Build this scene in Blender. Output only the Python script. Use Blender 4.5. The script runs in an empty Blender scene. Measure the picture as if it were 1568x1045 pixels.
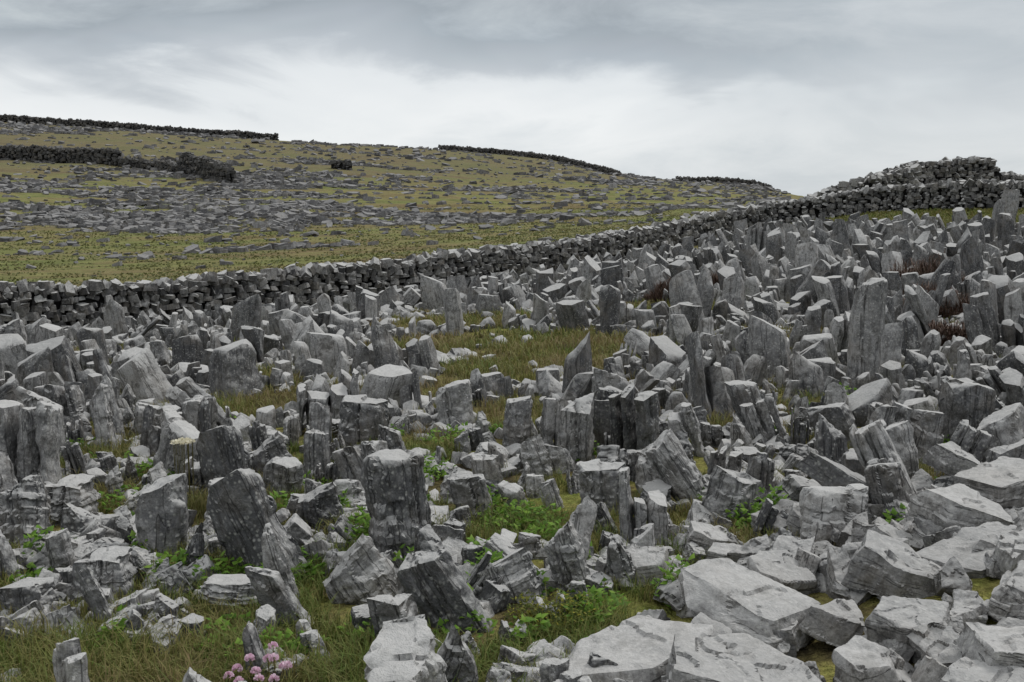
import bpy, bmesh, math, random
import numpy as np
from mathutils import Vector, noise as mnoise

RS = np.random.RandomState(11)
random.seed(5)
scene = bpy.context.scene

# ------------------------------------------------------------------ numpy noise
_perm = np.random.RandomState(3).rand(512, 512)
def vnoise(x, y, s=0):
    x = np.asarray(x, float) + s * 17.3; y = np.asarray(y, float) + s * 41.7
    xi = np.floor(x).astype(int); yi = np.floor(y).astype(int)
    fx = x - xi; fy = y - yi
    fx = fx * fx * (3 - 2 * fx); fy = fy * fy * (3 - 2 * fy)
    g = lambda a, b: _perm[a % 512, b % 512]
    return (g(xi, yi) * (1 - fx) * (1 - fy) + g(xi + 1, yi) * fx * (1 - fy)
            + g(xi, yi + 1) * (1 - fx) * fy + g(xi + 1, yi + 1) * fx * fy)
def fbm(x, y, s=0, o=4):
    r = 0; a = .5; t = 0
    for i in range(o):
        r = r + a * vnoise(x, y, s + i * 3); t += a; a *= .5; x = x * 2.03; y = y * 2.03
    return r / t
def sstep(a, b, x):
    t = np.clip((x - a) / (b - a), 0, 1); return t * t * (3 - 2 * t)

# ------------------------------------------------------------------ terrain
CP = np.array([
 (0,-20,0),(-20,-15,-.2),(20,-15,.2),(0,0,0),(-3,4,0),(0,4,0),(3,4,.05),(-4,8,-.05),(0,8,0),(4,8,.08),(-7,10,-.15),(8,8,.15),
 (-6,14,-.4),(0,14,-.08),(6,15,.18),(-12,16,-.8),(0,22,-.2),(8,22,.28),(12,20,.4),(20,20,.6),(-6,22,-.65),
 (-11.7,24.8,-1.15),(-9.5,27.3,-1.2),(-6.9,30.2,-1.1),(-3.7,33.8,-.9),(0,38,-.55),(4.5,42.7,-.05),(8.2,46.6,.6),(11.8,50.4,1.1),
 (15.9,48.5,1.8),(21,45.5,1.95),(11.7,32,.70),(18,34,1.1),(5,32,0.05),(26,43,2.2),(22,58,2.5),(40,60,2),(30,75,1.5),
 (-20,18,-1.3),(-30,30,-2),(-28,60,-1.8),(-40,85,-.8),(-56,120,1.7),(-77,165,6.6),(-100,215,13.2),(-140,300,27.0),(-180,380,28),(-250,550,18),
 (-200,250,25),(-270,350,31),(-100,60,0),(-150,120,6),(-12.6,60,-1.2),(-25,120,2.0),(-42,200,9),(-65,310,22.6),(-80,380,20),(-105,300,24.6),
 (0,80,.3),(0,120,1.7),(0,200,6.5),(0,320,18.9),(0,400,15),(13,335,18.2),(29.6,300,12.3),(40,400,6),(-30,325,21.2),
 (65,300,9.9),(46,310,11.0),(85,300,4),(22,120,3.0),(42,200,5.6),(120,300,0),(60,120,1.0),(100,200,0),(200,300,-10),
 (0,1000,-20),(600,800,-25),(-600,900,-10),(2000,2000,-40),(-2000,2000,-40),(0,3500,-40),(2500,-500,-40),(-2500,-500,-30),(0,-2500,-40),(400,0,-10),(-300,0,-2)
], float)
C2 = 5.0 ** 2
def _phi(d2): return np.sqrt(d2 + C2)
_P = CP[:, :2]
_A = _phi(((_P[:, None] - _P[None]) ** 2).sum(-1))
_W = np.linalg.solve(_A + 1e-6 * np.eye(len(_P)), CP[:, 2] + 0.0)
def ground_base(x, y):
    x = np.asarray(x, float); y = np.asarray(y, float)
    z = np.zeros(np.broadcast(x, y).shape)
    for p, w in zip(_P, _W):
        z = z + w * _phi((x - p[0]) ** 2 + (y - p[1]) ** 2)
    return z
def ground(x, y):
    x = np.asarray(x, float); y = np.asarray(y, float)
    z = ground_base(x, y)
    r = np.hypot(x, y)
    z = z + (fbm(x / 1.3, y / 1.3, 1) - .5) * .12 * (1 - sstep(40, 60, r))
    z = z + (fbm(x / 18, y / 18, 2) - .5) * 1.2 * sstep(55, 130, r) * (1 - .5 * sstep(240, 300, r))
    # rubble mound to the right of the viewpoint
    z = z + .22 * np.exp(-(((x - 2.3) / 1.0) ** 2 + ((y - 4.4) / 1.1) ** 2))
    # limestone terraces on the hill
    k = .6 * sstep(75, 120, r) * (1 - sstep(280, 330, r))
    st = .8
    q = z / st; f = q - np.floor(q)
    zt = st * (np.floor(q) + sstep(.62, .95, f))
    return z * (1 - k) + zt * k
def rockiness(x, y):
    n = fbm(x / 40, y / 13, 7, 5) + .75 * (fbm(x / 9, y / 3.2, 9, 3) - .5)
    b = -.27 + .25 * sstep(90, 125, y) * (1 - sstep(185, 250, y)) * (1 - .35 * sstep(-30, 30, x)) + .08 * sstep(220, 260, y)
    b = b + .09 * np.exp(-((x / np.maximum(y, 1) + .33) / .17) ** 2) * sstep(95, 125, y) * (1 - sstep(200, 230, y))
    return n + b

def new_mesh_obj(name, V, F, mat, attrs=None, smooth=False, sharp=None):
    me = bpy.data.meshes.new(name)
    V = np.asarray(V, np.float32); F = np.asarray(F, np.int32)
    n = F.shape[1]
    me.vertices.add(len(V)); me.vertices.foreach_set("co", V.ravel())
    me.loops.add(F.size); me.loops.foreach_set("vertex_index", F.ravel())
    me.polygons.add(len(F)); me.polygons.foreach_set("loop_start", np.arange(0, F.size, n, dtype=np.int32))
    if attrs:
        for k, a in attrs.items():
            a = np.asarray(a, np.float32)
            if a.ndim == 1:
                at = me.attributes.new(k, 'FLOAT', 'POINT'); at.data.foreach_set("value", a)
            else:
                at = me.attributes.new(k, 'FLOAT_VECTOR', 'POINT'); at.data.foreach_set("vector", a.ravel())
    me.update(calc_edges=True)
    me.polygons.foreach_set("use_smooth", np.full(len(F), bool(smooth)))
    if smooth and sharp: me.set_sharp_from_angle(angle=math.radians(sharp))
    ob = bpy.data.objects.new(name, me)
    bpy.context.collection.objects.link(ob)
    if mat: me.materials.append(mat)
    return ob

# ------------------------------------------------------------------ materials
def nmat(name):
    m = bpy.data.materials.new(name); m.use_nodes = True
    nt = m.node_tree; nt.nodes.clear()
    out = nt.nodes.new("ShaderNodeOutputMaterial"); b = nt.nodes.new("ShaderNodeBsdfPrincipled")
    nt.links.new(b.outputs[0], out.inputs[0])
    b.inputs["Specular IOR Level"].default_value = .2
    return m, nt, b
def N(nt, t, **kw):
    n = nt.nodes.new(t)
    for k, v in kw.items():
        if k in n.inputs.keys(): n.inputs[k].default_value = v
        else: setattr(n, k, v)
    return n
def ramp(nt, fac, stops):
    r = nt.nodes.new("ShaderNodeValToRGB")
    e = r.color_ramp.elements
    while len(e) < len(stops): e.new(.5)
    for el, (p, c) in zip(e, stops):
        el.position = p; el.color = (*c, 1) if not isinstance(c, float) else (c, c, c, 1)
    nt.links.new(fac, r.inputs[0]); return r.outputs[0]
def mix(nt, fac, a, b, mode='MIX'):
    m = nt.nodes.new("ShaderNodeMix"); m.data_type = 'RGBA'; m.blend_type = mode
    for s, v in ((0, fac), (6, a), (7, b)):
        if isinstance(v, (int, float)): m.inputs[s].default_value = v if s == 0 else (v, v, v, 1)
        elif isinstance(v, tuple): m.inputs[s].default_value = (*v, 1)
        else: nt.links.new(v, m.inputs[s])
    return m.outputs[2]
def math_(nt, op, a, b=None):
    m = nt.nodes.new("ShaderNodeMath"); m.operation = op
    for i, v in enumerate((a, b)):
        if v is None: continue
        if isinstance(v, (int, float)): m.inputs[i].default_value = v
        else: nt.links.new(v, m.inputs[i])
    return m.outputs[0]
def noise_(nt, vec, scale, detail=4, rough=.6, dist=0):
    n = nt.nodes.new("ShaderNodeTexNoise"); n.inputs["Scale"].default_value = scale
    n.inputs["Detail"].default_value = detail; n.inputs["Roughness"].default_value = rough
    n.inputs["Distortion"].default_value = dist
    nt.links.new(vec, n.inputs["Vector"]); return n.outputs["Fac"]

def stone_material(name, lo, mid, hi, bump=.02, scale=1.0, crack=True, bleach_toplit=.5, top=.48):
    m, nt, b = nmat(name)
    pos = N(nt, "ShaderNodeNewGeometry")
    lco = N(nt, "ShaderNodeAttribute", attribute_name="lco").outputs["Vector"]
    rnd = N(nt, "ShaderNodeAttribute", attribute_name="rnd").outputs["Fac"]
    cmb = nt.nodes.new("ShaderNodeCombineXYZ"); r37 = math_(nt, 'MULTIPLY', rnd, 37.)
    for i in range(3): nt.links.new(r37, cmb.inputs[i])
    va = nt.nodes.new("ShaderNodeVectorMath"); va.operation = 'ADD'
    nt.links.new(lco, va.inputs[0]); nt.links.new(cmb.outputs[0], va.inputs[1]); L = va.outputs[0]
    mp = nt.nodes.new("ShaderNodeMapping"); mp.inputs["Scale"].default_value = (1, 1, .16)
    nt.links.new(L, mp.inputs[0]); LS = mp.outputs[0]
    big = noise_(nt, L, 3.0 * scale, 4, .65)
    med = noise_(nt, L, 16 * scale, 5, .7, .4)
    fine = noise_(nt, L, 90 * scale, 2, .75)
    streak = noise_(nt, LS, 24 * scale, 3, .6)
    s = math_(nt, 'ADD', math_(nt, 'MULTIPLY', big, .5), math_(nt, 'MULTIPLY', med, .5))
    s = math_(nt, 'ADD', s, math_(nt, 'MULTIPLY', math_(nt, 'SUBTRACT', rnd, .5), .30))
    col = ramp(nt, s, [(.36, lo), (.50, mid), (.64, hi)])
    col = mix(nt, math_(nt, 'MULTIPLY', ramp(nt, streak, [(.52, 0.), (.66, 1.)]), .5), col, (.075, .068, .06))
    col = mix(nt, math_(nt, 'MULTIPLY', ramp(nt, big, [(.5, 0.), (.66, 1.)]), .38), col, (.19, .16, .125))
    if crack:
        v = nt.nodes.new("ShaderNodeTexVoronoi"); v.inputs["Scale"].default_value = 36 * scale; nt.links.new(L, v.inputs["Vector"])
        lich = math_(nt, 'MULTIPLY', ramp(nt, v.outputs["Distance"], [(.14, 1.), (.38, 0.)]), ramp(nt, big, [(.46, 1.), (.54, 0.)]))
        col = mix(nt, math_(nt, 'MULTIPLY', lich, .5), col, (.5, .5, .47))
    dk = noise_(nt, L, 6 * scale, 6, .78)
    col = mix(nt, math_(nt, 'MULTIPLY', ramp(nt, dk, [(.53, 0.), (.60, 1.)]), .62), col, (.045, .045, .043))
    col = mix(nt, .4, col, ramp(nt, fine, [(.3, .22), (.7, .82)]), 'OVERLAY')
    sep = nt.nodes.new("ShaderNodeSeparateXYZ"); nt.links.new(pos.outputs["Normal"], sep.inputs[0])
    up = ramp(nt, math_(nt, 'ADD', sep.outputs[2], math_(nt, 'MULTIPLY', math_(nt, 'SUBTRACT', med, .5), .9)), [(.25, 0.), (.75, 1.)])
    col = mix(nt, math_(nt, 'MULTIPLY', up, bleach_toplit), col, (top, top, top * .98))  # up-facing parts paler: weathered limestone, plus light on tops put into the colour
    h = math_(nt, 'ADD', math_(nt, 'MULTIPLY', med, .9), math_(nt, 'MULTIPLY', fine, .22))
    h = math_(nt, 'ADD', h, math_(nt, 'MULTIPLY', streak, .3))
    if crack:
        mp2 = nt.nodes.new("ShaderNodeMapping"); mp2.inputs["Scale"].default_value = (2.2, 2.2, .10) if crack == 'v' else (.4, .4, 5.); mp2.inputs["Rotation"].default_value = (.1, .07, 0)
        nt.links.new(L, mp2.inputs[0])
        cn = noise_(nt, mp2.outputs[0], 4.0, 3, .6, .1)
        wd = ramp(nt, med, [(.4, .0), (.6, .009)])
        c = ramp(nt, math_(nt, 'SUBTRACT', math_(nt, 'ABSOLUTE', math_(nt, 'SUBTRACT', cn, .54)), wd), [(0., 0.), (.006, 1.)])
        if crack == 'v': c = math_(nt, 'MAXIMUM', c, ramp(nt, sep.outputs[2], [(.55, 0.), (.7, 1.)]))
        else: c = math_(nt, 'MAXIMUM', c, ramp(nt, sep.outputs[2], [(.35, 0.), (.5, 1.)]))
        h = math_(nt, 'ADD', h, math_(nt, 'MULTIPLY', c, .45))
        col = mix(nt, math_(nt, 'MULTIPLY', math_(nt, 'SUBTRACT', 1., c), .6), col, (.03, .03, .03))
    nt.links.new(col, b.inputs["Base Color"]); b.inputs["Roughness"].default_value = .88
    bp = nt.nodes.new("ShaderNodeBump"); bp.inputs["Strength"].default_value = 1.0; bp.inputs["Distance"].default_value = bump
    nt.links.new(h, bp.inputs["Height"]); nt.links.new(bp.outputs[0], b.inputs["Normal"])
    return m

M_STONE = stone_material("limestone", (.085, .086, .09), (.195, .195, .196), (.36, .357, .352), bump=.02, crack='v', bleach_toplit=.68, top=.55)
M_SLAB = stone_material("limestone_slab", (.15, .15, .152), (.27, .267, .263), (.40, .395, .388), bump=.014, crack='h', bleach_toplit=.5, top=.52)
M_WALL = stone_material("wall_limestone", (.045, .045, .047), (.125, .123, .122), (.27, .265, .26), bump=.03, scale=.7, crack=None, bleach_toplit=.75, top=.55)
M_PAVE = stone_material("pavement_limestone", (.08, .08, .085), (.15, .148, .152), (.23, .228, .23), bump=.05, scale=.25, crack=None, bleach_toplit=.35, top=.36)

def blade_material(name, stops, transl=.25):
    m, nt, b = nmat(name)
    rnd = N(nt, "ShaderNodeAttribute", attribute_name="rnd").outputs["Fac"]
    col = ramp(nt, rnd, stops)
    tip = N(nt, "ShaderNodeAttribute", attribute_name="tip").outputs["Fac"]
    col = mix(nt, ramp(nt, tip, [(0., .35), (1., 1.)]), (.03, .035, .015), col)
    nt.links.new(col, b.inputs["Base Color"]); b.inputs["Roughness"].default_value = .6
    t = nt.nodes.new("ShaderNodeBsdfTranslucent"); nt.links.new(col, t.inputs[0])
    ms = nt.nodes.new("ShaderNodeMixShader"); ms.inputs[0].default_value = transl
    out = [n for n in nt.nodes if n.type == 'OUTPUT_MATERIAL'][0]
    nt.links.new(b.outputs[0], ms.inputs[1]); nt.links.new(t.outputs[0], ms.inputs[2]); nt.links.new(ms.outputs[0], out.inputs[0])
    return m
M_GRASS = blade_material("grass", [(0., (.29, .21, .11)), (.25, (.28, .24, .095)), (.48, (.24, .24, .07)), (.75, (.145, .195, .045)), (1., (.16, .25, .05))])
M_PAST = blade_material("pasture_grass", [(0., (.19, .15, .08)), (.35, (.24, .22, .095)), (.6, (.21, .225, .08)), (1., (.15, .19, .06))])
M_LEAF = blade_material("leaf", [(0., (.08, .16, .02)), (.6, (.14, .28, .03)), (1., (.24, .38, .06))], .35)
M_TWIG = blade_material("heather", [(0., (.09, .05, .04)), (.6, (.15, .085, .07)), (1., (.19, .13, .10))], .05)
M_GORSE = blade_material("gorse", [(0., (.04, .06, .012)), (.6, (.13, .15, .02)), (1., (.28, .26, .03))], .15)
M_PINK = blade_material("thrift_petal", [(0., (.7, .45, .58)), (1., (.88, .76, .83))], .3)
M_CREAM = blade_material("umbel_petal", [(0., (.7, .66, .5)), (1., (.85, .82, .7))], .3)
M_STEM = blade_material("stem", [(0., (.12, .12, .04)), (1., (.16, .13, .06))], .1)

# ground
m, nt, b = nmat("ground")
geo = N(nt, "ShaderNodeNewGeometry"); P = geo.outputs["Position"]
rk = N(nt, "ShaderNodeAttribute", attribute_name="rock").outputs["Fac"]
fr = N(nt, "ShaderNodeAttribute", attribute_name="far").outputs["Fac"]
gc = ramp(nt, noise_(nt, P, 1.2, 5, .7), [(.38, (.06, .05, .033)), (.47, (.16, .135, .06)), (.55, (.23, .22, .07)), (.68, (.15, .18, .045))])
gc = mix(nt, .6, gc, ramp(nt, noise_(nt, P, 28, 3, .7), [(.35, .2), (.7, .85)]), 'OVERLAY')
mpf = nt.nodes.new("ShaderNodeMapping"); mpf.inputs["Scale"].default_value = (.35, 1, 1); nt.links.new(P, mpf.inputs[0]); PF = mpf.outputs[0]
fg = ramp(nt, noise_(nt, PF, .14, 8, .74), [(.36, (.155, .12, .068)), (.46, (.21, .18, .088)), (.54, (.19, .195, .078)), (.66, (.13, .16, .055))])
fg = mix(nt, .6, fg, ramp(nt, noise_(nt, PF, 1.3, 6, .85), [(.35, .22), (.66, .8)]), 'OVERLAY')
fg = mix(nt, math_(nt, 'MULTIPLY', ramp(nt, noise_(nt, PF, .7, 6, .8), [(.54, 0.), (.62, 1.)]), .4), fg, (.09, .08, .045))
hb = N(nt, "ShaderNodeAttribute", attribute_name="brown").outputs["Fac"]
fg = mix(nt, math_(nt, 'MULTIPLY', hb, .6), fg, (.155, .135, .088))
gr = ramp(nt, noise_(nt, PF, 1.1, 7, .8), [(.3, (.05, .048, .045)), (.5, (.14, .138, .137)), (.7, (.24, .24, .24))])
rmask = ramp(nt, math_(nt, 'ADD', rk, math_(nt, 'MULTIPLY', math_(nt, 'SUBTRACT', noise_(nt, PF, .8, 5, .75), .5), 1.2)), [(.56, 0.), (.66, 1.)])
fg = mix(nt, math_(nt, 'MULTIPLY', rmask, .6), fg, gr)
col = mix(nt, fr, gc, fg)
nt.links.new(col, b.inputs["Base Color"]); b.inputs["Roughness"].default_value = .95; b.inputs["Specular IOR Level"].default_value = .03
bp = nt.nodes.new("ShaderNodeBump"); bp.inputs["Distance"].default_value = .25; bp.inputs["Strength"].default_value = .8
nt.links.new(noise_(nt, P, 2.2, 6, .75), bp.inputs["Height"]); nt.links.new(bp.outputs[0], b.inputs["Normal"])
M_GROUND = m

# ------------------------------------------------------------------ ground sheet
rr = [0.0]
r = .6
while r < 5000:
    rr.append(r)
    r *= 1.012 if 45 < r < 420 else (1.022 if r < 45 else 1.05)
rr = np.array(rr)
th = np.concatenate([np.radians(np.linspace(-32, 32, 230)), np.radians(np.linspace(32, 328, 75))[1:-1]])
nT = len(th)
TH, RR = np.meshgrid(th, rr)
GX = RR * np.sin(TH); GY = RR * np.cos(TH); GZ = ground(GX, GY)
idx = np.arange(len(rr) * nT).reshape(len(rr), nT)
a = idx[:-1]; bb = idx[1:]
F = np.stack([a, np.roll(a, -1, 1), np.roll(bb, -1, 1), bb], -1).reshape(-1, 4)[:, ::-1]
V = np.stack([GX, GY, GZ], -1).reshape(-1, 3)
vx, vy = V[:, 0], V[:, 1]
rock = np.where(np.hypot(vx, vy) > 55, rockiness(vx, vy), 0.)
hill_brown = sstep(5, 12, V[:, 2])
far_w = sstep(36, 55, vy + .55 * (-vx) * (vx < 0) - .2 * vx * (vx > 0))
far_w = np.maximum(far_w, sstep(60, 80, np.hypot(vx, vy)))
g = new_mesh_obj("ground", V, F, M_GROUND, dict(rock=rock, brown=hill_brown, far=far_w), smooth=True)

# ------------------------------------------------------------------ stone prototypes
def hull_pts(bm, pts):
    vs = [bm.verts.new(p) for p in pts]
    res = bmesh.ops.convex_hull(bm, input=vs)
    junk = list({e for e in res["geom_interior"] + res["geom_unused"] if isinstance(e, bmesh.types.BMVert) and e.is_valid})
    if junk: bmesh.ops.delete(bm, geom=junk, context='VERTS')
def rect_ring(rnd, w, d, z0, zx, zy, k=6, jit=.12, cx=0, cy=0):
    pts = []
    for i in range(k):
        a = 2 * math.pi * (i + rnd.uniform(-.22, .22)) / k + .4
        c, s = math.cos(a), math.sin(a)
        q = (abs(c) ** 5 + abs(s) ** 5) ** (-1 / 5)
        x = c * q * w / 2 * (1 + rnd.uniform(-jit, jit * .4)); y = s * q * d / 2 * (1 + rnd.uniform(-jit, jit * .4))
        pts.append((x + cx, y + cy, z0 + zx * x / w + zy * y / d))
    return pts
def plate(bm, rnd, w, d, h, taper, zx, zy, cx=0, cy=0, zb=-.28, lean=0):
    pts = rect_ring(rnd, w, d, zb, 0, 0, rnd.choice([4, 5, 6]), .1, cx, cy)
    hm = rnd.uniform(.5, .85)
    tm = 1 - (1 - taper) * hm * rnd.uniform(.3, 1)
    pts += rect_ring(rnd, w * tm, d * tm, h * hm, 0, 0, rnd.choice([4, 5, 6]), .14, cx + lean * hm, cy)
    tz = h - (abs(zx) + abs(zy)) * .5
    pts += rect_ring(rnd, w * taper, d * (taper * .5 + .5), tz, zx, zy, rnd.choice([4, 5, 5, 6]), .25, cx + lean, cy)
    b2 = bmesh.new(); hull_pts(b2, pts)
    me = bpy.data.meshes.new("t"); b2.to_mesh(me); b2.free(); bm.from_mesh(me); bpy.data.meshes.remove(me)
def refine(bm, L, it=7):
    bmesh.ops.triangulate(bm, faces=bm.faces[:])
    for _ in range(it):
        es = [e for e in bm.edges if e.calc_length() > L]
        if not es: break
        bmesh.ops.subdivide_edges(bm, edges=es, cuts=1)
        bmesh.ops.triangulate(bm, faces=bm.faces[:])
def roughen(bm, rnd, L, amp=1., cracks=None, smooth=1, strata=0.):
    for _ in range(smooth):
        bmesh.ops.smooth_vert(bm, verts=bm.verts[:], factor=.3, use_axis_x=True, use_axis_y=True, use_axis_z=True)
    bm.normal_update()
    off = Vector((rnd.uniform(0, 90), rnd.uniform(0, 90), rnd.uniform(0, 90)))
    per = rnd.uniform(7, 13)
    for v in bm.verts:
        p = v.co + off; n = v.normal
        d = (mnoise.noise(p * 2.6)) * .032 + (mnoise.noise(p * 7)) * .018
        if L < .09:
            d += mnoise.noise(p * 17) * .010
            c = mnoise.cell(Vector((p.x * 6 + mnoise.noise(p * 4) * .8, p.y * 6, p.z * 3.2 + mnoise.noise(p * 3) * 1.2)))
            d -= .014 * (c > .5) + .012 * (c > .8)
            if strata:
                ph = (p.z + .12 * p.x + .05 * mnoise.noise(p * 3)) * per
                k = mnoise.cell(Vector((.5, .5, math.floor(ph) + .5)))
                d -= strata * k * (1 - abs(n.z)) * (.4 + 1.2 * abs(mnoise.noise(p * 4)) * 2)
        if cracks:
            for (ang, o, dep, wd) in cracks:
                s = v.co.x * math.cos(ang) + v.co.y * math.sin(ang) - o + .03 * mnoise.noise(p * 2.5)
                d -= dep * math.exp(-(s / wd) ** 2)
        v.co += n * d * amp
def finish(bm, norm):
    bmesh.ops.triangulate(bm, faces=bm.faces[:])
    V = np.array([v.co[:] for v in bm.verts]); bm.verts.index_update()
    F = np.array([[v.index for v in f.verts] for f in bm.faces]); bm.free()
    return V / np.array(norm), F
def stone_proto(seed, kind, L):
    rnd = random.Random(seed); bm = bmesh.new()
    W, D = .6, .42
    cr = None
    if kind == 'block':
        plate(bm, rnd, W, D, 1, rnd.uniform(.72, .97), rnd.uniform(-.3, .3), rnd.uniform(-.22, .12))
        cr = [(rnd.choice([0, 0, .4]), rnd.uniform(-.2, .2), .04, .014) for _ in range(rnd.choice([0, 1, 2]))]
    elif kind == 'blade':
        plate(bm, rnd, W, D * .75, 1, rnd.uniform(.25, .55), rnd.uniform(-.3, .3), rnd.uniform(-.12, .1), lean=rnd.uniform(-.2, .2))
        cr = [(rnd.uniform(-.4, .4), rnd.uniform(-.15, .15), .03, .012)]
    elif kind == 'slant':
        plate(bm, rnd, W, D, 1, rnd.uniform(.6, .88), rnd.choice([-1, 1]) * rnd.uniform(.3, .6), rnd.uniform(-.2, .1))
        cr = [(0, rnd.uniform(-.2, .2), .04, .014)]
    elif kind == 'lam':   # split along its bedding into parallel leaves
        n = rnd.choice([2, 3, 3, 4]); x = -W / 2
        ws = [rnd.uniform(.5, 1.6) for _ in range(n)]; tot = sum(ws)
        top = max(range(n), key=lambda i: rnd.random())
        for i, w_ in enumerate(ws):
            w = w_ / tot * W
            h = 1.0 if i == top else rnd.uniform(.6, .98)
            plate(bm, rnd, w * 1.0, D * rnd.uniform(.8, 1.05), h, rnd.uniform(.8, .97), rnd.uniform(-.12, .12) * w / W * 2, rnd.uniform(-.15, .12), cx=x + w / 2, cy=rnd.uniform(-.03, .03), lean=rnd.uniform(-.02, .02))
            x += w
    refine(bm, L)
    roughen(bm, rnd, L, 1., cr if L < .09 else None, 1 if L < .2 else 0, strata=rnd.choice([0, 0, .018]) if kind != 'lam' else 0)
    return finish(bm, (W, D, 1))
def slab_proto(seed, L, dims=(1, .7, .24), amp=None):
    rnd = random.Random(seed); bm = bmesh.new(); w, d, h = dims
    k = rnd.choice([5, 5, 6, 7]); j = rnd.randint(0, 9999)
    bot = rect_ring(random.Random(j), w * .96, d * .96, -h / 2, 0, 0, k, .42)
    topr = rect_ring(random.Random(j), w * rnd.uniform(.86, 1), d * rnd.uniform(.84, 1), h / 2, rnd.uniform(-.09, .09), rnd.uniform(-.09, .09), k, .42)
    sx, sy = rnd.uniform(-.06, .06), rnd.uniform(-.06, .06)
    topr = [(x + sx, y + sy, z) for x, y, z in topr]
    for _ in range(rnd.choice([1, 2, 3])):
        i = rnd.randrange(k); x, y, z = topr[i]; topr[i] = (x * .8, y * .75, z); topr.append((x * .98, y * .98, z - h * rnd.uniform(.4, .7)))
    hull_pts(bm, bot + topr); refine(bm, L)
    roughen(bm, rnd, L, amp or (.72 if L < .2 else .9), None, 1 if L < .2 else 0, strata=.03 if L < .09 else 0)
    return finish(bm, dims)

KINDS = ['block', 'lam', 'block', 'slant', 'block', 'slant', 'lam', 'blade']
near_p = [stone_proto(100 + i, KINDS[i % 8], .042) for i in range(32)]
mid_p = [stone_proto(300 + i, KINDS[i % 8], .12) for i in range(48)]
far_p = [stone_proto(500 + i, KINDS[i % 8], .4) for i in range(48)]
slab_n = [slab_proto(900 + i, .033) for i in range(18)]
slab_m = [slab_proto(740 + i, .16) for i in range(16)]
slab_f = [slab_proto(780 + i, .6, (1, .7, .3)) for i in range(20)]
wall_p = [slab_proto(820 + i, .35, (1, .8, .55), .9) for i in range(24)]

def rotm(lx, ly, yaw):
    lx, ly, yaw = map(np.asarray, (lx, ly, yaw)); n = len(lx); Z = np.zeros(n); O = np.ones(n)
    c, s = np.cos(yaw), np.sin(yaw)
    Rz = np.stack([c, -s, Z, s, c, Z, Z, Z, O], -1).reshape(n, 3, 3)
    c, s = np.cos(lx), np.sin(lx)
    Ry = np.stack([c, Z, s, Z, O, Z, -s, Z, c], -1).reshape(n, 3, 3)
    c, s = np.cos(-ly), np.sin(-ly)
    Rx = np.stack([O, Z, Z, Z, c, -s, Z, s, c], -1).reshape(n, 3, 3)
    return Rx @ Ry @ Rz
class Inst:
    def __init__(s): s.rows = []
    def add(s, proto, pos, scale, lx=0., ly=0., yaw=0., rnd=None):
        s.rows.append((proto, *pos, *scale, lx, ly, yaw, RS.rand() if rnd is None else rnd))
def realise(name, groups, mat, sharp=32):
    Vs, Fs, A, Lc = [], [], [], []; off = 0
    for protos, inst in groups:
        if not inst.rows: continue
        R = np.array(inst.rows)
        pid = R[:, 0].astype(int) % len(protos)
        for k in range(len(protos)):
            q = R[pid == k]
            if not len(q): continue
            V, Fc = protos[k]
            S = V[None] * q[:, None, 4:7]
            W = np.einsum('nij,nvj->nvi', rotm(q[:, 7], q[:, 8], q[:, 9]), S) + q[:, None, 1:4]
            n, v = len(q), len(V)
            Vs.append(W.reshape(-1, 3)); Lc.append(S.reshape(-1, 3)); A.append(np.repeat(q[:, 10], v))
            Fs.append((Fc[None] + (np.arange(n) * v)[:, None, None] + off).reshape(-1, 3)); off += n * v
    return new_mesh_obj(name, np.concatenate(Vs), np.concatenate(Fs), mat, dict(rnd=np.concatenate(A), lco=np.concatenate(Lc)), True, sharp)

# ------------------------------------------------------------------ the field of upright stones
B, LM, BL, SL = 0, 1, 2, 3
def pick(kind, j=0):
    c = [i for i in range(32) if KINDS[i % 8] == ['block', 'lam', 'blade', 'slant'][kind]]
    return c[j % len(c)]
d2r = math.radians
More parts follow.
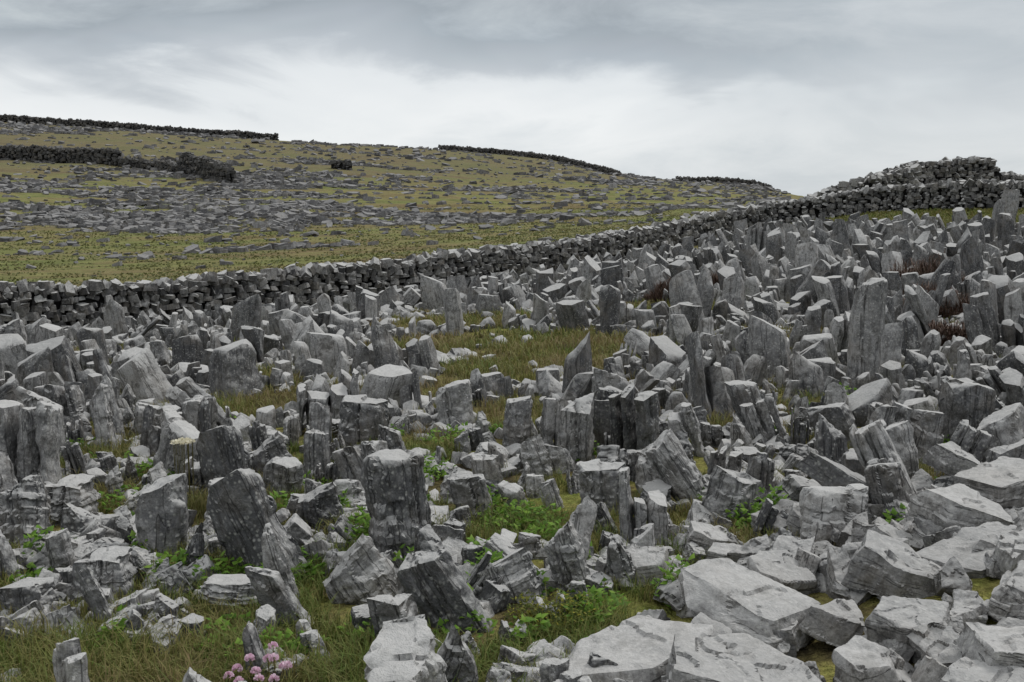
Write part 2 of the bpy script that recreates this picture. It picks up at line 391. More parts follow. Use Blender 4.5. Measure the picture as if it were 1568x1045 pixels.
# x, y, width, height, depth, lean-right deg, lean-away deg, yaw deg, kind, variant
HERO = [
 (-.54,5.32,.35,.56,.26,-6,0,25,B,0),(-1.15,5.12,.38,.55,.22,-24,2,-20,B,1),(-1.76,5.38,.27,.43,.22,0,0,8,B,2),
 (-2.93,6.5,.46,.66,.34,2,0,-8,LM,0),(-2.5,6.0,.33,.28,.3,4,0,5,B,3),(-1.52,8.85,.5,.54,.36,4,0,10,LM,1),
 (-1.1,8.0,.38,.40,.3,0,3,-12,B,4),(.03,7.8,.22,.42,.22,2,0,0,B,5),(.34,7.8,.28,.44,.22,2,0,8,LM,2),
 (.69,5.55,.25,.43,.22,-3,0,-4,LM,3),(3.3,10.2,.34,1.1,.26,2,0,5,B,6),(3.22,7.7,.4,.56,.34,3,0,-12,B,7),
 (1.57,5.3,.36,.36,.22,8,10,6,SL,0),(-1.0,4.68,.17,.40,.10,-14,0,30,BL,0),(-.9,4.42,.20,.34,.12,-22,0,-20,BL,1),
 (-.62,4.75,.33,.30,.20,-35,0,12,SL,1),(-.22,4.42,.26,.40,.16,-28,0,-14,B,8),(-.42,4.12,.2,.30,.16,-12,-5,8,SL,2),
 (-.2,3.72,.26,.34,.2,14,-8,20,BL,2),(-.91,3.85,.11,.28,.1,-10,0,10,BL,3),(.29,4.9,.2,.36,.16,-14,0,-8,SL,3),
 (.04,4.75,.25,.24,.18,-24,0,18,B,9),(.52,4.95,.18,.26,.14,-16,0,5,BL,0),(-1.86,4.8,.3,.26,.22,3,0,12,B,3),
 (-2.1,4.62,.26,.18,.18,-6,0,-5,B,10),(-1.45,4.45,.14,.17,.14,12,0,-10,BL,1),(-1.25,4.72,.3,.14,.22,3,4,0,B,5),
 (-2.35,5.0,.15,.36,.14,-10,0,-20,BL,2),(-2.25,5.6,.2,.24,.2,0,0,30,SL,4),(2.6,7.25,.5,.44,.3,12,0,10,LM,4),
 (3.05,6.6,.32,.4,.25,6,0,-8,SL,5),(-.42,8.6,.32,.4,.24,-8,0,8,B,6),(.9,9.4,.38,.46,.26,-10,0,6,SL,6),
 (1.7,9.6,.30,.46,.24,4,0,0,LM,5),(2.25,10.8,.34,.62,.26,-14,0,15,LM,6),(1.2,7.6,.34,.36,.24,-18,0,0,LM,7),
 (.9,6.6,.26,.36,.2,-12,0,14,SL,7),(.55,6.2,.3,.32,.22,-8,0,-10,B,4),(-.2,6.1,.24,.3,.2,-16,0,10,B,11),
 (1.9,7.9,.26,.38,.18,-20,0,-6,LM,0),(-1.9,6.7,.22,.34,.2,-4,0,0,LM,1),(-2.1,7.9,.18,.4,.12,14,0,12,BL,2),
 (-1.55,7.1,.3,.34,.24,-20,0,8,SL,1),(-.85,6.6,.26,.4,.2,-22,0,4,LM,2),(-.75,7.3,.2,.36,.16,-8,0,-4,BL,1),
 (-3.7,9.0,.34,.45,.3,-12,0,0,LM,2),(-2.9,8.6,.26,.3,.22,10,0,15,B,7),(4.1,9.5,.36,.5,.3,-4,0,0,LM,3),
 (-1.6,5.9,.2,.28,.2,5,0,-14,B,0),(1.15,5.9,.3,.34,.2,14,0,-8,SL,2),(2.1,6.9,.2,.4,.18,-26,0,0,BL,0),
 (-1.35,5.85,.17,.3,.15,-5,0,0,BL,1),(-6.6,14.2,.5,.8,.35,-3,0,5,SL,0),(8.1,27,.6,1.4,.4,-10,0,0,BL,3),
 (6.4,29,.5,1.4,.4,2,0,0,LM,5),(8.5,20,.5,1.1,.3,-12,0,0,BL,2),(13.5,30,.5,1.1,.4,-6,0,0,B,2),(14.6,33,.6,1.4,.4,3,0,0,LM,2),
 (-4.9,20,.6,.9,.4,6,0,10,SL,3),(-7.6,21,.5,.9,.3,-6,0,0,BL,1),(3.6,30,.5,1.1,.4,4,0,0,BL,1),(-1.6,24,.7,.95,.4,-14,0,0,SL,0),
 (7.5,17,.45,.9,.3,-14,0,0,LM,1),(10.5,25,.5,1.15,.35,-18,0,0,SL,2),(17,38,.6,1.4,.4,4,0,0,B,1),(5.2,18,.4,.8,.3,10,0,0,LM,4),
]
near_i, mid_i, far_i = Inst(), Inst(), Inst()
occ = []
for (x, y, w, h, d, lx, ly, yw, k, j) in HERO:
    z = float(ground(x, y))
    (near_i if y < 16 else mid_i).add(pick(k, j), (x, y, z - .02), (w, d, h), d2r(lx), d2r(ly), d2r(yw), rnd=RS.uniform(.2, .9))
    occ.append((x, y, max(w, .16) * .58))
# grassy openings where no stones stand: x, y, rx, ry
OPEN = [(-1.75,3.9,.85,.38),(-.5,3.7,.25,.3),(.12,5.75,.28,.38),(-.75,5.6,.12,.25),(-1.3,10.8,1.1,.8),(.2,12.6,1.0,1.8),(-2.6,9.9,.6,.7),
        (-.6,15.5,1.8,1.5),(1.8,6.0,.12,.3),(.35,4.3,.2,.25),(.0,9.0,.34,.7),(1.3,14,.7,1.5),(-.6,7.9,.2,.5),(2.4,19,1.2,1.7),(3.4,14.5,.4,1.0),
        (-1.0,19.5,1.6,1.6),(-1.9,6.2,.17,.28),(-3.2,12.5,.7,.8),(-4.6,17,.9,1.2),(-2.9,7.6,.25,.3),(1.6,8.6,.25,.35),(2.6,9.3,.2,.4),(-7,18,.9,1.0)]
def in_open(x, y, m_=0.): return any(((x - a) / (c + m_)) ** 2 + ((y - b_) / (d + m_)) ** 2 < 1 for a, b_, c, d in OPEN)
WALL = [(-26, 9), (-20, 15.2), (-11.7, 24.8), (-9.5, 27.3), (-6.9, 30.2), (-3.7, 33.8), (0, 38), (4.5, 42.7), (8.2, 46.6), (11.8, 50.4), (15.9, 48.5), (21, 45.5), (30, 41.5)]
wx = np.array([p[0] for p in WALL]); wy = np.array([p[1] for p in WALL])
def wall_y(x): return np.interp(x, wx, wy)
grid = {}
def ok(x, y, r):
    c = .8; i, j = int(x // c), int(y // c)
    for a_ in (-1, 0, 1):
        for b_ in (-1, 0, 1):
            for (px, py, pr) in grid.get((i + a_, j + b_), ()):
                if (px - x) ** 2 + (py - y) ** 2 < (pr + r) ** 2: return False
    return True
def put(x, y, r): grid.setdefault((int(x // .8), int(y // .8)), []).append((x, y, r))
for o in occ: put(*o)
cnt = 0
for k in range(42000):
    y = 3.3 + 45 * RS.rand() ** .8 if k > 11000 else 3.3 + 11 * RS.rand()
    x = (RS.rand() * 2 - 1) * (.56 * y + 2.2)
    gap = 1.6 + .25 * max(0, -x - 2) + 6.5 * float(sstep(9, 14, x)) + 1.5 * float(sstep(2, 8, x))
    if y > wall_y(x) - gap: continue
    if .35 < x and y < 5.3 and x > .35 + max(0, y - 4.6) * .9: continue
    u = RS.rand()
    right = float(sstep(-1, 4, x))
    s = .20 + .56 * u ** 2.2
    s *= .85 + .35 * fbm(x / 3, y / 3, 5)
    if y < 8: s *= .58 + .30 * float(sstep(4.5, 8, y))
    s *= 1 + (.05 + .28 * right) * float(sstep(9, 20, y))
    wn = wall_y(x) - y
    if x < 5: s *= .72 + .28 * float(sstep(2, 10, wn))
    w = s * (RS.uniform(.4, .9) if RS.rand() < .7 else RS.uniform(.8, 1.5)); w = float(np.clip(w, .12, .46)); d = w * RS.uniform(.5, .95)
    if in_open(x, y, w * .35): continue
    if y > 8 and fbm(x / 1.5, y / 2.2, 21, 3) > .615 + .14 * right: continue
    r = w * .43 + .022
    if not ok(x, y, r): continue
    put(x, y, r)
    ang = RS.randn() * .19 - .10
    if RS.rand() < .26: ang += RS.randn() * .55
    ly = RS.randn() * .16
    if RS.rand() < .16: ly += RS.randn() * .5
    yaw = RS.choice([0, math.pi]) + RS.randn() * .5 if RS.rand() < .6 else RS.rand() * 6.28
    z = float(ground(x, y)) - .02
    I = near_i if y < 8.5 else (mid_i if y < 22 else far_i)
    I.add(RS.randint(1000), (x, y, z), (w, d, s), ang, ly, yaw); cnt += 1
print("stones", cnt, len(near_i.rows), len(mid_i.rows), len(far_i.rows))
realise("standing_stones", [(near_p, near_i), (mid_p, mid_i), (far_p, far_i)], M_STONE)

chip_n, chip_m = Inst(), Inst()
for k in range(13000):
    y = 3.3 + 30 * RS.rand() ** 1.3; x = (RS.rand() * 2 - 1) * (.55 * y + .8)
    if y > wall_y(x) - 1: continue
    if x > .6 and y < 5: continue
    op = in_open(x, y, .0)
    if op and RS.rand() < .92: continue
    if fbm(x / .7, y / .7, 55, 3) > .56: continue
    s = RS.uniform(.05, .20) * (1 + .9 * sstep(8, 20, y))
    z = float(ground(x, y)) + s * .1
    (chip_n if y < 6 and s > .12 else chip_m).add(RS.randint(100), (x, y, z), (s, s * RS.uniform(.7, 1.2), s * RS.uniform(.35, .85)), RS.randn() * .45, RS.randn() * .45, RS.rand() * 6.28)
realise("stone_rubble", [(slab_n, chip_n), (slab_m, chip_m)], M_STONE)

# ------------------------------------------------------------------ heap of fallen slabs
SLABS = [ # x y z w d h leanright leanaway yaw
 (.90,4.25,.18,.76,.46,.14,12,-18,-18),(.42,3.86,.06,.72,.42,.14,-3,-8,6),(.80,3.56,.12,.52,.38,.14,3,-9,-4),
 (2.12,4.95,.34,.56,.40,.14,6,-14,-5),(2.0,4.5,.27,.56,.36,.13,-6,-10,12),(1.58,4.42,.24,.38,.30,.15,10,-18,-10),
 (1.48,3.92,.20,.34,.26,.12,-8,-10,8),(1.72,3.52,.26,.42,.34,.13,6,-8,-8),(1.24,4.08,.14,.26,.2,.12,22,-12,20),
 (1.22,3.66,.12,.32,.26,.13,-10,-8,10),(1.16,4.62,.15,.36,.28,.11,12,-16,5),(2.58,5.5,.36,.6,.44,.14,-8,-12,8),
 (1.80,5.75,.27,.72,.22,.12,30,-20,-8),(2.0,4.0,.28,.38,.3,.12,10,-14,14),(1.0,3.3,.08,.4,.34,.14,0,-6,18),
 (1.3,4.95,.12,.32,.26,.12,-12,-16,-8),(1.75,4.9,.2,.32,.24,.11,20,-12,6),(.62,5.0,.06,.26,.2,.11,-8,-14,0),
 (1.5,3.35,.18,.4,.34,.14,-4,-8,-14),(2.4,4.3,.34,.46,.34,.13,8,-10,6),(1.28,6.3,.1,.34,.26,.12,-14,-18,6),(2.6,6.3,.28,.38,.3,.13,12,-16,0),
 (1.45,5.6,.12,.34,.24,.12,-8,-20,4),(.98,5.35,.08,.26,.2,.11,10,-15,12),
]
sl = Inst()
for j, (x, y, z, w, d, h, lx, ly, yw) in enumerate(SLABS):
    sl.add(j, (x, y, z), (w, d, h), d2r(lx), d2r(ly), d2r(yw), rnd=.35 + .5 * RS.rand() if j != 12 else .0)
for k in range(540):
    x = RS.uniform(.5, 3.4); y = RS.uniform(3.1, 6.5)
    if x < .45 + max(0, y - 4.5) * .95: continue
    s = .08 + .27 * RS.rand() ** 1.7
    z = float(ground(x, y)) + RS.uniform(0, .08)
    sl.add(RS.randint(99), (x, y, z), (s, s * RS.uniform(.5, .9), s * RS.uniform(.3, .6)), RS.randn() * .4, RS.randn() * .35 - .12, RS.rand() * 6.28)
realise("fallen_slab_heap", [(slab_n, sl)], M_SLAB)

# ------------------------------------------------------------------ dry stone walls
def dry_wall(name, path, H, thick=.7, sl_=.32, sh=.15, seed=1, cope=1.0, mat=None, hj=.0):
    R = np.random.RandomState(seed)
    p = np.array(path, float); seg = np.hypot(*(p[1:] - p[:-1]).T); cum = np.concatenate([[0], np.cumsum(seg)]); T = cum[-1]
    I = Inst()
    def at(s):
        return np.interp(s, cum, p[:, 0]), np.interp(s, cum, p[:, 1])
    def tang(s):
        i = min(max(np.searchsorted(cum, s) - 1, 0), len(seg) - 1); return (p[i + 1] - p[i]) / seg[i]
    def hh(s):
        h = H(s / T) if callable(H) else H
        return h * (1 + hj * (vnoise(s / (sl_ * 6), seed * 3.1) - .5) * 2)
    for side in (-1, 1):
        nc = int(np.ceil((max(hh(s) for s in np.linspace(0, T, 30))) / sh))
        for c in range(nc):
            s = R.rand() * sl_
            while s < T:
                L = sl_ * R.uniform(.4, 1.5)
                hs = hh(s)
                z = (c + .5) * sh + (fbm(s / 1.2, c * .37 + seed, 3) - .5) * sh * 1.6
                if z < hs + .2 * sh:
                    x, y = at(s); t = tang(s); nrm = np.array([-t[1], t[0]])
                    o = side * (thick / 2 - .12 * thick * z / max(hs, .1)) + R.randn() * .04
                    gx, gy = x + nrm[0] * o, y + nrm[1] * o
                    I.add(R.randint(24), (gx, gy, float(ground(gx, gy)) + z), (L * .96, sl_ * R.uniform(.7, 1.2), sh * R.uniform(.65, 1.5)),
                          R.randn() * .24, R.randn() * .14, math.atan2(t[1], t[0]) + R.randn() * .25 + R.choice([0, math.pi]), rnd=R.rand())
                s += L * .97
    s = 0
    while s < T:
        x, y = at(s); t = tang(s); nrm = np.array([-t[1], t[0]])
        for q in range(3):
            o = (q - 1) * thick * .3 + R.randn() * .06
            k = sl_ * R.uniform(.6, 1.5) * cope
            gx, gy = x + nrm[0] * o, y + nrm[1] * o
            I.add(R.randint(24), (gx, gy, float(ground(gx, gy)) + hh(s) + R.uniform(-.04, .12) * sh / .15), (k, k * .8, k * R.uniform(.35, .7)), R.randn() * .35, R.randn() * .35, R.rand() * 6.28, rnd=R.uniform(.4, 1.))
        s += sl_ * .62
    ob = realise(name, [(wall_p, I)], mat or M_WALL, 30)
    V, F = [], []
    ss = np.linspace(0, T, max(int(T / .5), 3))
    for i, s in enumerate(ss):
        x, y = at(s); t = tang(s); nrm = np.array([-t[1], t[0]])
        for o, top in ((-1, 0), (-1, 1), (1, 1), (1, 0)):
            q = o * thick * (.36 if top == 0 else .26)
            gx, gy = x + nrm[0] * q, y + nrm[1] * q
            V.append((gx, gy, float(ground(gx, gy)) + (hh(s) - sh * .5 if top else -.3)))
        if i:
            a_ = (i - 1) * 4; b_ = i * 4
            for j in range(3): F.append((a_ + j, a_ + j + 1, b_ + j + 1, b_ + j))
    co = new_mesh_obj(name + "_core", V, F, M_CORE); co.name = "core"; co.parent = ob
    return ob
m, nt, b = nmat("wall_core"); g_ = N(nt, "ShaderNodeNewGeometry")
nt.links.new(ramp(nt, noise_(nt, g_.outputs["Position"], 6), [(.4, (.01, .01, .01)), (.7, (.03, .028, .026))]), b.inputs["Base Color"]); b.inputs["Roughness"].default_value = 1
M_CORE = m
dry_wall("dry_stone_wall", WALL[1:], lambda s: 1.14 - .12 * float(sstep(.3, .6, s)), .8, .28, .135, 1, 1.1, hj=.06)
dry_wall("ruined_stone_rampart", [(19.3, 58.5), (20.2, 57.5), (25.0, 57.5), (28.5, 58)], lambda s: 1.3 + .55 * float(sstep(.05, .15, s)) - .75 * float(sstep(.60, .64, s)), 1.8, .36, .16, 5, 1.0, hj=.05)
dry_wall("ruined_stone_rampart", [(14.5, 54.5), (17, 53.8), (19.8, 55.5)], lambda s: .9 + .75 * s, 1.5, .36, .16, 6, 1.2, hj=.15)
fw = dict(thick=1.2, sl_=1.0, sh=.42, cope=.8, hj=.12, mat=stone_material("hill_wall_limestone", (.03, .03, .032), (.06, .06, .06), (.11, .108, .106), bump=.03, scale=.4, crack=None, bleach_toplit=.25, top=.25))
dry_wall("hillside_wall", [(-175, 300), (-140, 300), (-105, 300), (-65, 309)], 1.5, seed=11, **fw)
dry_wall("hillside_wall", [(-125, 222), (-100, 212), (-72, 204)], 2.5, seed=12, **fw)
dry_wall("hillside_wall", [(-72, 204), (-60, 196), (-54, 190)], 1.3, seed=13, **fw)
dry_wall("hillside_wall", [(-58, 194), (-52, 187), (-45, 178)], lambda s: 3.8 * min(1, s * 4 + .4) - 1.6 * s, seed=14, **fw)
dry_wall("hillside_wall", [(-36, 222), (-32, 221)], 1.2, seed=15, **fw)
dry_wall("hillside_wall", [(-21, 325), (0, 321), (13, 332), (29, 300)], 1.1, seed=16, **fw)
dry_wall("hillside_wall", [(46, 309), (58, 305), (71, 302)], 1.3, seed=17, **fw)

# ------------------------------------------------------------------ limestone pavement blocks on the hill
n = 230000
py_ = 58 + 265 * RS.rand(n) ** 1.0; px_ = (RS.rand(n) * 2 - 1) * (.55 * py_ + 6)
rk_ = rockiness(px_, py_)
keep = ((rk_ + RS.randn(n) * .05 > .60) | ((RS.rand(n) < .022) & (py_ > 85)) | (RS.rand(n) < .004)) & (px_ < .25 * py_)
px_, py_ = px_[keep][:52000], py_[keep][:52000]
pz_ = ground(px_, py_)
print("pavement", len(px_))
I = Inst()
for x, y, z, in zip(px_, py_, pz_):
    s = (.25 + 1.0 * RS.rand() ** 2.4) * (.6 + y / 280)
    I.rows.append((RS.randint(20), x, y, z + .03, s * 1.35, s, s * RS.uniform(.2, .65), RS.randn() * .2, RS.randn() * .2, RS.randn() * .6, RS.rand()))
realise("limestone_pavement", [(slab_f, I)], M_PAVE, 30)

# ------------------------------------------------------------------ vegetation
def blades(name, P, Hh, Wd, lean, mat, rndv, curl=.5):
    n = len(P); az = RS.rand(n) * 6.283; d = np.stack([np.cos(az), np.sin(az), np.zeros(n)], -1)
    side = np.stack([-d[:, 1], d[:, 0], d[:, 2]], -1) * (Wd / 2)[:, None]
    up = np.array([0, 0, 1.])
    a_ = P - up * .01
    b_ = P + up * (Hh * .55)[:, None] + d * (Hh * lean * .35)[:, None]
    c_ = P + up * (Hh * (1 - .35 * lean))[:, None] + d * (Hh * lean)[:, None]
    V = np.stack([a_ - side, a_ + side, b_ + side * .8, b_ - side * .8, c_], 1).reshape(-1, 3)
    o = (np.arange(n) * 5)[:, None]
    F = np.concatenate([o + np.array([[0, 1, 2]]), o + np.array([[0, 2, 3]]), o + np.array([[3, 2, 4]])])
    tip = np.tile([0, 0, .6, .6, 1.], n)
    return new_mesh_obj(name, V, F, mat, dict(rnd=np.repeat(rndv, 5), tip=tip), True)
cx, cy, cnb, ch, cr = [], [], [], [], []
for k in range(36000):
    y = 3.2 + 34 * RS.rand() ** 1.7; x = (RS.rand() * 2 - 1) * (.52 * y + .4)
    if y > wall_y(x) - .3: continue
    if x > .5 and y < 5.2 and x > .5 + max(0, y - 4.6) * .9: continue
    op = in_open(x, y, .04)
    gm = fbm(x / .9, y / .9, 31, 3)
    if not op and gm < .49: continue
    cx.append(x); cy.append(y); cnb.append(RS.randint(10, 20) if y < 8 else 9); ch.append((RS.uniform(.05, .12) * (1.3 if op else 1.)) * (1 + .2 * sstep(9, 20, y)))
    hue = .10 + .8 * fbm(x / .8, y / .8, 41, 3) + RS.randn() * .12
    if x < -1.1 and y < 4.6: hue -= .22
    if y > 8: hue -= .12
    cr.append(hue)
for k in range(6000):
    x = RS.uniform(10, 26); y = wall_y(x) - RS.uniform(.4, 8)
    cx.append(x); cy.append(y); cnb.append(6); ch.append(RS.uniform(.08, .2)); cr.append(.35 + .3 * RS.rand())
cx, cy, cnb, ch, cr = map(np.array, (cx, cy, cnb, ch, cr))
cz = ground(cx, cy); ii = np.repeat(np.arange(len(cx)), cnb); n = len(ii)
sp = .035 + .07 * sstep(8, 18, cy[ii])
P = np.stack([cx[ii] + RS.randn(n) * sp, cy[ii] + RS.randn(n) * sp, cz[ii]], -1)
print("blades", n)
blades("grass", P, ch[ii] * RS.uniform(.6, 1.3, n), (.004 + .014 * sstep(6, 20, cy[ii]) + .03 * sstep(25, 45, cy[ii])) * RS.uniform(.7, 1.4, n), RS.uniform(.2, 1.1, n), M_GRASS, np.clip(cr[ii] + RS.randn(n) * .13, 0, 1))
n = 90000
y = 30 + 110 * RS.rand(n) ** 1.3; x = (RS.rand(n) * 2 - 1) * (.53 * y)
k_ = (y > wall_y(x) + 1.2) & (fbm(x / 3, y / 1.2, 61, 3) > .42) & (x < .2 * y) & (rockiness(x, y) < .58)
x, y = x[k_], y[k_]; n = len(x)
blades("hillside_grass", np.stack([x, y, ground(x, y)], -1), RS.uniform(.06, .16, n), RS.uniform(.04, .10, n) * (1 + y / 90), RS.uniform(.6, 1.3, n), M_PAST, np.clip(.15 + .75 * fbm(x / 6, y / 3, 71, 4) + RS.randn(n) * .09, 0, 1))

def leaves(cen, rad, hgt, num, size, elong=1.6):
    n = num; q = RS.randn(n, 3); q /= np.linalg.norm(q, axis=1)[:, None]; rr_ = RS.rand(n) ** .45
    P = np.stack([cen[0] + q[:, 0] * rad * rr_, cen[1] + q[:, 1] * rad * rr_, cen[2] + np.abs(q[:, 2]) * hgt * rr_], -1)
    P[:, 2] += (fbm(P[:, 0] * 9, P[:, 1] * 9, 3, 2) - .5) * hgt * .7
    az = RS.rand(n) * 6.283; el = RS.uniform(-.2, .9, n)
    d = np.stack([np.cos(az) * np.cos(el), np.sin(az) * np.cos(el), np.sin(el)], -1)
    s = np.stack([-np.sin(az), np.cos(az), RS.uniform(-.4, .4, n)], -1)
    S = size * RS.uniform(.6, 1.4, n)[:, None]
    u = np.cross(s, d) * S * .12
    w = .5 / elong * 1.2
    V = np.stack([P, P + d * S * .4 + s * S * w + u, P + d * S * .5 - u, P + d * S * .4 - s * S * w + u, P + d * S], 1).reshape(-1, 3)
    o = (np.arange(n) * 5)[:, None]
    F = np.concatenate([o + np.array([[0, 1, 2]]), o + np.array([[0, 2, 3]]), o + np.array([[2, 1, 4]]), o + np.array([[2, 4, 3]])])
    return V, F, np.repeat(RS.rand(n), 5), np.tile([.5, 1, .8, 1, 1.], n)
def leafy(name, specs, mat, size, elong=1.6):
    Vs, Fs, A, T = [], [], [], []; off = 0
    for (x, y, r, h, num) in specs:
        V, F, a_, t_ = leaves((x, y, float(ground(x, y))), r, h, num, size, elong)
        Vs.append(V); Fs.append(F + off); A.append(a_); T.append(t_); off += len(V)
    return new_mesh_obj(name, np.concatenate(Vs), np.concatenate(Fs), mat, dict(rnd=np.concatenate(A), tip=np.concatenate(T)), True)
W_ = [(.05,5.8,.22,.14,320),(.2,5.5,.18,.12,220),(-.05,6.2,.2,.14,220),(.3,5.2,.12,.12,120),(-.78,5.55,.14,.16,200),(1.42,5.95,.16,.2,240),(1.25,5.75,.12,.16,140),
      (-1.62,5.05,.18,.13,200),(-1.35,4.95,.16,.12,160),(-1.15,4.3,.18,.1,150),(.75,4.75,.14,.18,180),(.3,4.45,.15,.14,180),(-2.3,5.3,.14,.14,140),
      (-.95,4.05,.16,.1,150),(-.3,3.85,.12,.1,120),(-.55,7.1,.22,.15,180),(.95,6.9,.18,.16,140),(2.0,5.45,.12,.16,120),(-1.0,6.1,.14,.14,130),(-.1,5.0,.14,.14,140),
      (-.55,4.25,.14,.1,140),(-1.95,5.95,.16,.14,130),(.8,8.4,.3,.15,170),(-1.6,4.2,.2,.06,100),(2.9,9.2,.25,.2,130),(-.45,8.0,.25,.15,130)]
for k in range(90):
    y = RS.uniform(4, 9); x = RS.uniform(-.47, .45) * y
    if x > .5 and y < 5.6: continue
    W_.append((x, y, RS.uniform(.06, .15), RS.uniform(.06, .14), 70))
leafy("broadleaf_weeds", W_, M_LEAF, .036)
leafy("gorse_shrub", [(.22,4.42,.16,.17,1500),(.08,4.5,.12,.14,800)], M_GORSE, .017, 2.5)

def heather(name, x, y, r, h, n=3500):
    th_ = RS.rand(n) * 6.283; q = r * np.sqrt(RS.rand(n))
    X = x + q * np.cos(th_) * 1.3; Y = y + q * np.sin(th_)
    Z = ground(X, Y) + h * .7 * RS.rand(n) * (1 - (q / r) ** 2) * (.6 + .8 * fbm(X * 5, Y * 5, 3, 2))
    return blades(name, np.stack([X, Y, Z], -1), np.full(n, h * .35) * RS.uniform(.4, 1.2, n), np.full(n, .014), RS.uniform(.2, 1.3, n), M_TWIG, RS.rand(n))
for (x, y, r, h) in [(7.3, 19.6, .7, .85), (6.2, 16, .5, .55), (5.0, 12.6, .35, .45), (3.2, 21, .5, .65), (4.2, 22.5, .4, .6), (7.0, 15.2, .5, .55)]:
    heather("heather_shrub", x, y, r, h)

def flower_patch(name, heads, hr, petals, psize, mat):
    Vs, Fs, A, T = [], [], [], []; off = 0; SV, SF = [], []; so = 0
    for (x, y, z) in heads:
        q = RS.randn(petals, 3); q[:, 2] = np.abs(q[:, 2]) * .9 - .1; q /= np.linalg.norm(q, axis=1)[:, None]
        P = np.array([x, y, z]) + q * hr * .55; t = np.cross(q, RS.randn(petals, 3)); t /= np.linalg.norm(t, axis=1)[:, None]
        S = psize
        V = np.stack([P - t * S * .3, P + t * S * .3, P + q * S * .8 + t * S * .45, P + q * S, P + q * S * .8 - t * S * .45], 1).reshape(-1, 3)
        o = (np.arange(petals) * 5)[:, None] + off
        Fs.append(np.concatenate([o + np.array([[0, 1, 2]]), o + np.array([[0, 2, 3]]), o + np.array([[0, 3, 4]])])); Vs.append(V)
        A.append(np.repeat(RS.rand(petals), 5)); T.append(np.ones(petals * 5)); off += len(V)
        gx, gy = x + RS.randn() * .01, y + .01; gz = float(ground(gx, gy))
        for k in range(3):
            a_ = k * 2.09; o_ = np.array([math.cos(a_), math.sin(a_), 0]) * .002
            SV += [tuple(np.array([gx, gy, gz]) + o_), tuple(np.array([x, y, z]) + o_)]
        for k in range(3):
            i = so + k * 2; j = so + ((k + 1) % 3) * 2; SF.append((i, j, j + 1, i + 1))
        so += 6
    ob = new_mesh_obj(name, np.concatenate(Vs), np.concatenate(Fs), mat, dict(rnd=np.concatenate(A), tip=np.concatenate(T)), False)
    st = new_mesh_obj("stems", SV, SF, M_STEM, dict(rnd=np.full(len(SV), .5), tip=np.ones(len(SV)))); st.parent = ob
heads = [(-.97, 3.72, .11), (-.93, 3.74, .14), (-.90, 3.70, .11), (-.87, 3.76, .13), (-.84, 3.72, .15), (-.81, 3.74, .11), (-.95, 3.66, .09), (-.88, 3.66, .10), (-.99, 3.68, .10), (-.83, 3.67, .095), (-.79, 3.7, .13), (-.86, 3.8, .16)]
flower_patch("sea_thrift_flowers", heads, .015, 44, .012, M_PINK)
um = [(-1.92 + math.cos(a_) * r_, 6.3 + math.sin(a_) * r_, .40 - r_ * .25) for r_ in (0, .03, .055) for a_ in np.arange(0, 6.28, 6.3 if r_ == 0 else (1.05 if r_ < .04 else .7))]
flower_patch("white_umbel_flower", um, .013, 18, .013, M_CREAM)

# ------------------------------------------------------------------ sky and light
world = bpy.data.worlds.new("World"); scene.world = world; world.use_nodes = True
nt = world.node_tree; nt.nodes.clear()
out = nt.nodes.new("ShaderNodeOutputWorld"); bg = nt.nodes.new("ShaderNodeBackground"); nt.links.new(bg.outputs[0], out.inputs[0])
EL, AZ = 50, 52
sky = nt.nodes.new("ShaderNodeTexSky"); sky.sky_type = 'NISHITA'; sky.sun_disc = False
sky.sun_elevation = d2r(EL); sky.sun_rotation = d2r(AZ)
tc = nt.nodes.new("ShaderNodeTexCoord"); G = tc.outputs["Generated"]
sep = nt.nodes.new("ShaderNodeSeparateXYZ"); nt.links.new(G, sep.inputs[0])
mp = nt.nodes.new("ShaderNodeMapping"); mp.inputs["Scale"].default_value = (1, 1, 3.0); mp.inputs["Rotation"].default_value = (0, d2r(12), 0); mp.inputs["Location"].default_value = (5.3, 2.2, .4); nt.links.new(G, mp.inputs[0])
n1 = noise_(nt, mp.outputs[0], 2.8, 4, .55, .5)
n2 = noise_(nt, mp.outputs[0], 6.5, 7, .62, .5)
z = math_(nt, 'ADD', sep.outputs[2], math_(nt, 'MULTIPLY', math_(nt, 'SUBTRACT', n1, .46), .15))
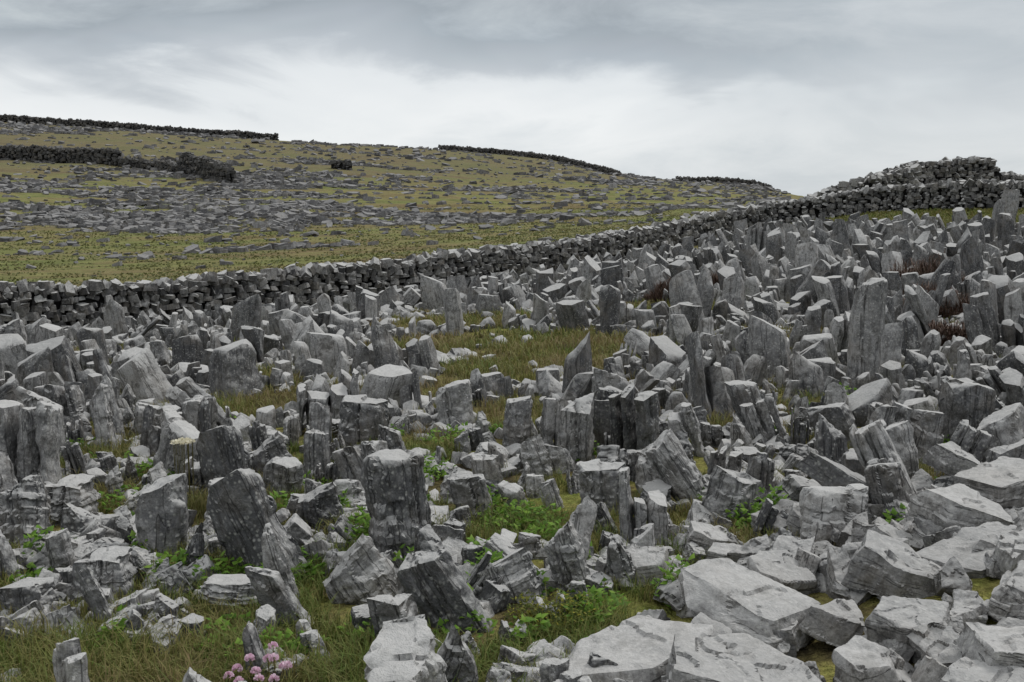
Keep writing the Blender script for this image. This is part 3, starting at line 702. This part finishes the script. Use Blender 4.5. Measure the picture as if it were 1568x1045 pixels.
z = math_(nt, 'ADD', z, math_(nt, 'MULTIPLY', math_(nt, 'SUBTRACT', n2, .5), .08))
C = [(0., (.60, .64, .68)), (.045, (.70, .74, .77)), (.085, (.88, .90, .91)), (.112, (.80, .83, .85)), (.132, (.53, .57, .61)), (.16, (.39, .435, .475)), (.195, (.48, .52, .55)), (.3, (.60, .63, .65)), (1., (1.0, 1.0, 1.0))]
cc = ramp(nt, z, C)
ev = ramp(nt, math_(nt, 'ADD', sep.outputs[0], math_(nt, 'MULTIPLY', math_(nt, 'SUBTRACT', n1, .5), .5)), [(.08, 0.), (.36, 1.)])
ev = math_(nt, 'MULTIPLY', ev, ramp(nt, sep.outputs[2], [(.2, 1.), (.4, 0.)]))
cc = mix(nt, math_(nt, 'MULTIPLY', ev, .65), cc, (.57, .61, .64))
cc = mix(nt, .55, cc, ramp(nt, n2, [(.3, .33), (.7, .65)]), 'OVERLAY')
x10 = nt.nodes.new("ShaderNodeVectorMath"); x10.operation = 'SCALE'; x10.inputs[3].default_value = 10; nt.links.new(cc, x10.inputs[0])
nt.links.new(mix(nt, .94, sky.outputs[0], x10.outputs[0]), bg.inputs[0]); bg.inputs[1].default_value = .1

sd = bpy.data.lights.new("sun", 'SUN'); sd.energy = 1.5; sd.angle = d2r(10); sd.color = (1, .97, .93)
so_ = bpy.data.objects.new("sun", sd); bpy.context.collection.objects.link(so_)
dv = Vector((math.sin(d2r(AZ)) * math.cos(d2r(EL)), math.cos(d2r(AZ)) * math.cos(d2r(EL)), math.sin(d2r(EL))))
so_.rotation_euler = dv.to_track_quat('Z', 'Y').to_euler(); so_.location = (0, 0, 30)

cam = bpy.data.cameras.new("camera"); cam.lens = 38.6; cam.sensor_width = 36; cam.clip_end = 9000
co = bpy.data.objects.new("camera", cam); bpy.context.collection.objects.link(co)
co.location = (0, 0, 1.7); co.rotation_euler = (d2r(83.5), 0, 0)
scene.camera = co
scene.view_settings.view_transform = 'Standard'; scene.view_settings.look = 'None'; scene.view_settings.exposure = 0
